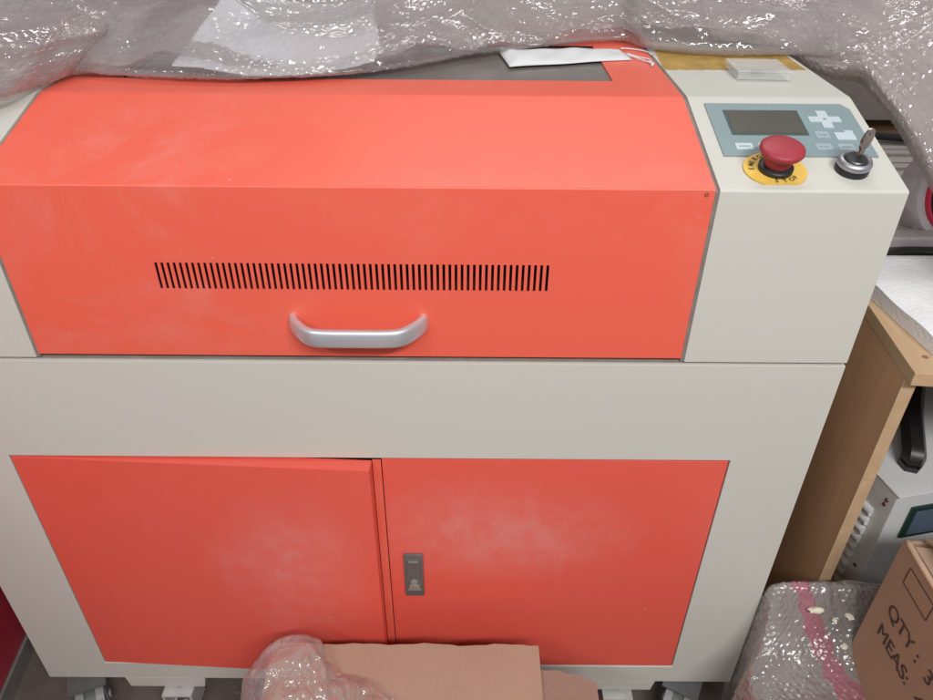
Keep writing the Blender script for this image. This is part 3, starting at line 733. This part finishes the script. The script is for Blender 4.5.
# ------------------------------------------------------------------ carton in front of the doors
fc = empty('open_carton', (-.08,-.2,0), 'flat tan cardboard carton in front of the red doors, half under bubble wrap', 'carton')
def fb(name, *a, mat=M_card2, bev=.001, M=None):
    bm = bx(*a, M=M)
    for v in bm.verts: v.co -= Vector((-.08,-.2,0))
    return obj(name, bm, mat, fc, bevel=bev)
fb('carton_body', -.2400, .0925, -.45, -.0560, .004, .2440)
bm = bmesh.new(); n = 30
ya = [(-.2435+i/n*.3385) for i in range(n+1)]
V_ = [[bm.verts.new((x, y, z)) for x in ya] for y, z in ((-.0530,.2445),(-.0530,.2500),(-.46,.2500),(-.46,.2445))]
for i, x in enumerate(ya):
    for r_ in (0, 1): V_[r_][i].co.y += .0012*math.sin(i*.8)+.0006*math.sin(i*2.3)
    V_[1][i].co.z += .0008*math.sin(i*.5)
for i in range(n):
    for r_ in range(4): bm.faces.new((V_[r_][i], V_[r_][i+1], V_[(r_+1)%4][i+1], V_[(r_+1)%4][i]))
bm.faces.new([V_[r_][0] for r_ in range(4)]); bm.faces.new([V_[r_][n] for r_ in range(4)])
for v in bm.verts: v.co -= Vector((-.08,-.2,0))
obj('top_flap', bm, M_card2, fc)
bm = bmesh.new(); n = 16
sec = []
for i in range(n+1):
    t = i/n; x = .0955+t*.0700; z = .2440-.012*t**1.6; sec.append((x, z))
for s in (0, .004):
    pass
A0 = [bm.verts.new((x, -.083-.009*(i/n)**2-.001*math.sin(i), z)) for i, (x, z) in enumerate(sec)]; A1 = [bm.verts.new((x, -.46, z)) for x, z in sec]
for i in range(n): bm.faces.new((A0[i], A0[i+1], A1[i+1], A1[i]))
bmesh.ops.solidify(bm, geom=bm.faces[:], thickness=.004)
for v in bm.verts: v.co -= Vector((-.08,-.2,0))
o = obj('side_flap', bm, cardboard('rosy_cardboard', (.62,.42,.34,1)), fc, smooth=R(40)); o['label'] = 'side flap bent down'

# ------------------------------------------------------------------ red cabinet at the far left
rc = empty('red_cabinet', (-.70,0,0), 'dark red glossy cabinet with grey plinth at the left edge beside the machine', 'cabinet', rz=R(6))
obj('side_panel', bx(-.5,.0,-.5,.60,.034,.75), M_maroon, rc, bevel=.002)
obj('plinth', bx(-.5,.004,-.504,.60,.0,.033), M_grtrim, rc, bevel=.002)

# ------------------------------------------------------------------ bubble wrap
# heap lying over the back of the machine top; its front edge in plan (x, y)
edgeA = [(-.60,.10,.8865),(-.475,.125,.8865),(-.424,.205,.8865),(-.380,.203,.8865),(-.329,.193,.8865),(-.280,.186,.8865),(-.231,.184,.8865),(-.149,.200,.8865),(-.077,.236,.8865),(.014,.303,.8865),(.114,.357,.8865),(.194,.384,.8865),(.222,.340,.8865),(.297,.316,.8865),(.384,.322,.8865),(.46,.35,.878),(.57,.42,.855)]
prof = [(.030,.0012),(.006,.0015),(-.004,.005),(-.002,.012),(.012,.022),(.038,.032),(.080,.044),(.15,.058),(.24,.062),(.36,.045),(.46,.0)]
ctrl = []
for i, (x, y, z) in enumerate(edgeA):
    s = 1+.12*math.sin(i*1.7); 
    ctrl.append([(x+.004*math.sin(k_*1.3+i), y+a*(1 if a < 0 else 1), z+max(.0014, b*(s if b > .01 else 1))) for k_, (a, b) in enumerate(prof)])
fadeA = lambda u, v: np.clip((v-.06)/.10, .12, 1)
wrapA = wrap_sheet('bubble_wrap', ctrl, [M_wrap], seed=3, flip=1, crumple=.012, fade=fadeA, pitch=.0098)
tag(wrapA, 'crumpled translucent bubble wrap heaped over the back of the machine top', 'bubble wrap')
# inner layer of the same heap
ctrl2 = [[(x+.01*math.sin(j), y+.012, max(.8885, z-.010)) for j, (x, y, z) in enumerate(r)] for r in ctrl]
w2 = wrap_sheet('inner_layer', ctrl2, [M_wrapg], seed=13, flip=1, crumple=.006, fade=fadeA, res=.0024, bub=.0022, pitch=.0098, parent=wrapA, keep=lambda u, v: v > .115+.06*(u > .72)+.02*np.sin(u*31)+.012*np.sin(u*83))
# white packing film seen through the left half
filmarea = lambda u, v: (v > .085+.10*np.abs(u-.36)) & (v < .40-.3*(u-.24)) & (u > .235+.16*v) & (u < .425-.05*v)
pf = wrap_sheet('packing_film', ctrl, [M_paper], seed=3, flip=1, crumple=.012, fade=fadeA, bub=0, offset=-.0035, keep=filmarea)
tag(pf, 'white packing film showing through the bubble wrap on the left half', 'packing film')
# left flap folded forward over the console
B = []
for i, (ex_, ey_, rise) in enumerate(((-.62,.030,1.0),(-.52,.062,1.0),(-.458,.104,1.0),(-.441,.146,.95),(-.427,.188,.85),(-.430,.232,.75))):
    B.append([(ex_+dx_, ey_+dy_, .8885+dz_*rise+.0015*math.sin(i*2.1)) for dx_, dy_, dz_ in ((-.004,.012,.0),(0,0,.001),(.004,-.002,.007),(.012,.012,.019),(.020,.034,.031),(.027,.050,.043),(.022,.085,.052),(.012,.16,.060),(.02,.26,.062),(.04,.38,.045))])
wrapB = wrap_sheet('bubble_wrap', B, [M_wrapp], seed=21, flip=1, crumple=.006, smallc=.0010, pitch=.0098, fade=lambda u, v: np.clip(v/.15, .15, 1))
tag(wrapB, 'rosy bubble wrap flap folded over the left end of the machine top', 'bubble wrap')
tp = bmesh.new(); box(tp, -.548,-.515,.16,.20,.930,.9312, Matrix.Translation((0,0,0)))
# right drape hanging off the machine towards the desk
low = [(.300,.360,.905),(.393,.335,.893),(.421,.325,.880),(.462,.325,.868),(.488,.305,.870),(.497,.270,.858),(.511,.240,.837),(.533,.200,.800),(.560,.150,.757),(.60,.08,.70)]
top_ = [(.30,.50,.985),(.400,.52,.99),(.47,.53,1.0),(.54,.54,1.0),(.60,.54,1.0),(.66,.54,1.0),(.72,.52,1.0),(.80,.50,.99),(.88,.45,.97),(.96,.38,.94)]
Cc = []
for i, (a, b) in enumerate(zip(low, top_)):
    a = np.array(a); b = np.array(b); row = []
    n_out = np.array((-.25,-.6,.45))
    for k_, t in enumerate((0,.04,.12,.25,.42,.6,.8,1)):
        bul = .05*math.sin(math.pi*min(1,t*1.15))*(1+.3*math.sin(i*1.9+k_*.7))
        curl = np.array((.012,.018,-.006)) if k_ == 0 else 0
        row.append(tuple(a*(1-t)+b*t+n_out*bul*(.6)+curl))
    Cc.append(row)
Cc = [[(x-.014*min(1, i/4), y, z-.004) for (x, y, z) in r] for i, r in enumerate(Cc)]
wrapC = wrap_sheet('bubble_wrap', Cc, [M_wrapp], seed=33, flip=1, crumple=.008, pitch=.0125, bub=.0020, smallc=.0012, fade=lambda u, v: np.clip(v/.2, .2, 1))
tag(wrapC, 'bubble wrap sheet hanging off the right end of the machine top towards the desk', 'bubble wrap')
Cc2 = [[(x+.012, y+.03, z-.012) for (x, y, z) in r] for r in Cc]
wrap_sheet('inner_layer', Cc2, [M_wrapg], seed=37, flip=1, crumple=.006, pitch=.0125, bub=.002, smallc=.002, res=.0024, fade=lambda u, v: np.clip(v/.2, .2, 1), parent=wrapC)

# wrapped parcel on the floor at the right, pink band along it
pz = .230
parcel = empty('wrapped_parcel', (.62,-.15,0), 'bubble-wrapped parcel with a pink band on the floor beside the machine', 'parcel')
xs = [.395,.392,.394,.402,.430,.50,.60,.70,.86,.98]
zs_ = [.00,.16,.212,.226,.231,.231,.231,.231,.231,.229]
lift = [0,.055,.072,.078,.078,.074,.070,.06,.05,.05]
rows = []
for x, z, lf in zip(xs, zs_, lift):
    r = []
    x_ = x
    for (y, dz) in ((.006,-.20),(.008,-.02),(.004,.86*lf),(-.010,lf),(-.045,.35*lf),(-.09,0),(-.2,.0),(-.3,0),(-.42,-.002)):
        zz = max(.004, z+dz); x = x_
        y_ = y
        if y < -.03 and x < .5: x = x-.035*min(1, (-.03-y)/.06)*(.5-x)/.105
        r.append((x+.004*math.sin(y*30), y_, zz))
    rows.append(r)
def shift(rows, d): return [[tuple(np.array(p)-np.array(d)) for p in r] for r in rows]
def pink(u, v):
    c = .318+.38*np.clip(v-.33, 0, 1)+.004*np.sin(v*30)
    return (np.abs(u-c) < .016+.003*np.sin(v*60)+.003*np.sin(v*133+u*90)) & (v > .27)
pw = wrap_sheet('bubble_film', shift(rows, (.62,-.15,0)), [M_wrapq, M_wrapk], seed=41, flip=-1, crumple=.003, smallc=.0012, pitch=.0078, bub=.0013, res=.0014,
                stripe=pink, parent=parcel)
obj('wrapped_box', bx(.425-.62,.98-.62,-.42+.15,-.010+.15,.004,.218), simple('grey_carton', (.36,.31,.28,1), .8), parcel, bevel=.006)
def top_at(o, x, y):
    n = len(o.data.vertices); a = np.empty(n*3, np.float32); o.data.vertices.foreach_get('co', a); a = a.reshape(-1, 3)
    k = np.hypot(a[:,0]-x, a[:,1]-y) < .005
    return float(a[k,2].max()) if k.any() else .232
# foam crumbs on it
for i, (x, y, s, fl) in enumerate(((.4480,-.0290,.0085,.5),(.4730,-.0350,.0035,1),(.4910,-.0340,.0065,.6),(.4830,-.0560,.0050,.8))):
    bm = bmesh.new(); bmesh.ops.create_icosphere(bm, subdivisions=2, radius=s)
    rs = random.Random(i)
    for v in bm.verts: v.co *= .7+.6*rs.random(); v.co.z *= .5; v.co.y *= fl
    c = obj('foam_crumb', bm, M_crumb, smooth=R(30)); c.location = (x, y, top_at(pw, x-.62, y+.15)+s*.35); c.rotation_euler = (0, 0, i*1.1)
    tag(c, ['largest pale foam crumb, on the upper end of the pink band', 'tiny round foam crumb on the parcel between two longer crumbs', 'elongated foam crumb on the parcel nearest the grey unit', 'foam crumb on the parcel just left of the carton corner'][i], 'foam crumb', 'foam crumbs on the wrapped parcel')

# crumpled clear wrap over the front carton's left end
Dd = []
heads = [(-.283,.06),(-.270,.16),(-.258,.235),(-.246,.256),(-.222,.267),(-.192,.266),(-.170,.260),(-.135,.2570),(-.100,.2550),(-.065,.2535)]
back = [-.160,-.128,-.100,-.078,-.064,-.062,-.078,-.100,-.118,-.138]
for i, ((x, z), yb) in enumerate(zip(heads, back)):
    r = []
    for k_, (dy, dz) in enumerate(((.004,-.010),(0,0),(-.012,.010),(-.035,.014),(-.07,.010),(-.12,.006),(-.20,.010),(-.30,.006))):
        zz = max(z+dz*(1 if i < 8 else .4), .006)
        if x > -.25: zz = max(zz, .2535)
        r.append((x-.00*k_, yb+dy, zz))
    Dd.append(r)
wrapD = wrap_sheet('bubble_wrap', Dd, [M_wrapc], seed=55, flip=1, crumple=.0065, smallc=.0048, cs=.5, pitch=.0100, bub=.0008, res=.0015)
wrapD.location.z = .004
tag(wrapD, 'clear crumpled bubble wrap lying over the left end of the tan carton', 'bubble wrap')
# white paper scrap by the left caster
bm = bmesh.new(); a = [bm.verts.new(p) for p in ((-.545,-.045,.075),(-.575,-.075,.012),(-.545,-.10,.004),(-.533,-.06,.03))]
bm.faces.new((a[0],a[1],a[3])); bm.faces.new((a[1],a[2],a[3])); bmesh.ops.solidify(bm, geom=bm.faces[:], thickness=.0006)
tag(obj('paper_scrap', bm, simple('white_scrap', (.75,.76,.8,1), .6)), 'torn white paper scrap on the floor against the left caster', 'paper scrap')

# ------------------------------------------------------------------ light
w = bpy.data.worlds.new('World'); S.world = w; w.use_nodes = True
w.node_tree.nodes['Background'].inputs[0].default_value = (.93,.95,1.0,1); w.node_tree.nodes['Background'].inputs[1].default_value = .285
def lamp(name, loc, target, sx, sy, power, col=(1,.97,.93)):
    l = bpy.data.lights.new(name, 'AREA'); l.shape = 'RECTANGLE'; l.size = sx; l.size_y = sy; l.energy = power; l.color = col
    o = bpy.data.objects.new(name, l); C.objects.link(o); o.location = loc
    o.rotation_euler = (Vector(target)-Vector(loc)).to_track_quat('-Z', 'Y').to_euler(); return o
W1 = (1,.99,.975)
lamp('ceiling_or_fill_light', (.50,-1.55,2.16), (.1,0,.7), 1.2, .09, 38, W1)
lamp('ceiling_or_fill_light', (-.95,-1.60,2.16), (.2,0,.6), 1.2, .09, 14.5, W1)  # added fill from the left, brightens the power unit's side and desk panel
lamp('ceiling_or_fill_light', (.25,1.1,2.60), (.2,.5,.6), 1.3, .09, 12, W1)  # added rear light, gives the wrap on top its glints

# ------------------------------------------------------------------ camera
cam = bpy.data.cameras.new('camera'); co_ = bpy.data.objects.new('camera', cam); C.objects.link(co_)
rt = Vector((0.9999731,0.0041669,0.0060308)); up = Vector((-0.0073303,0.5684355,0.8226952)); fw = Vector((0,0.8227173,-0.5684508))
rt = up.cross(-fw).normalized(); up = (-fw).cross(rt).normalized()
Mx = Matrix((rt, up, -fw)).transposed().to_4x4(); Mx.translation = (0,-.61886,1.10)
co_.matrix_world = Mx
cam.sensor_width = 36; cam.sensor_fit = 'HORIZONTAL'; cam.lens = 740/933*36; cam.clip_start = .02; cam.clip_end = 50
S.camera = co_
S.view_settings.view_transform = 'Standard'; S.view_settings.look = 'None'; S.view_settings.gamma = 1
S.view_settings.exposure = 0
S.cycles.transparent_max_bounces = 16
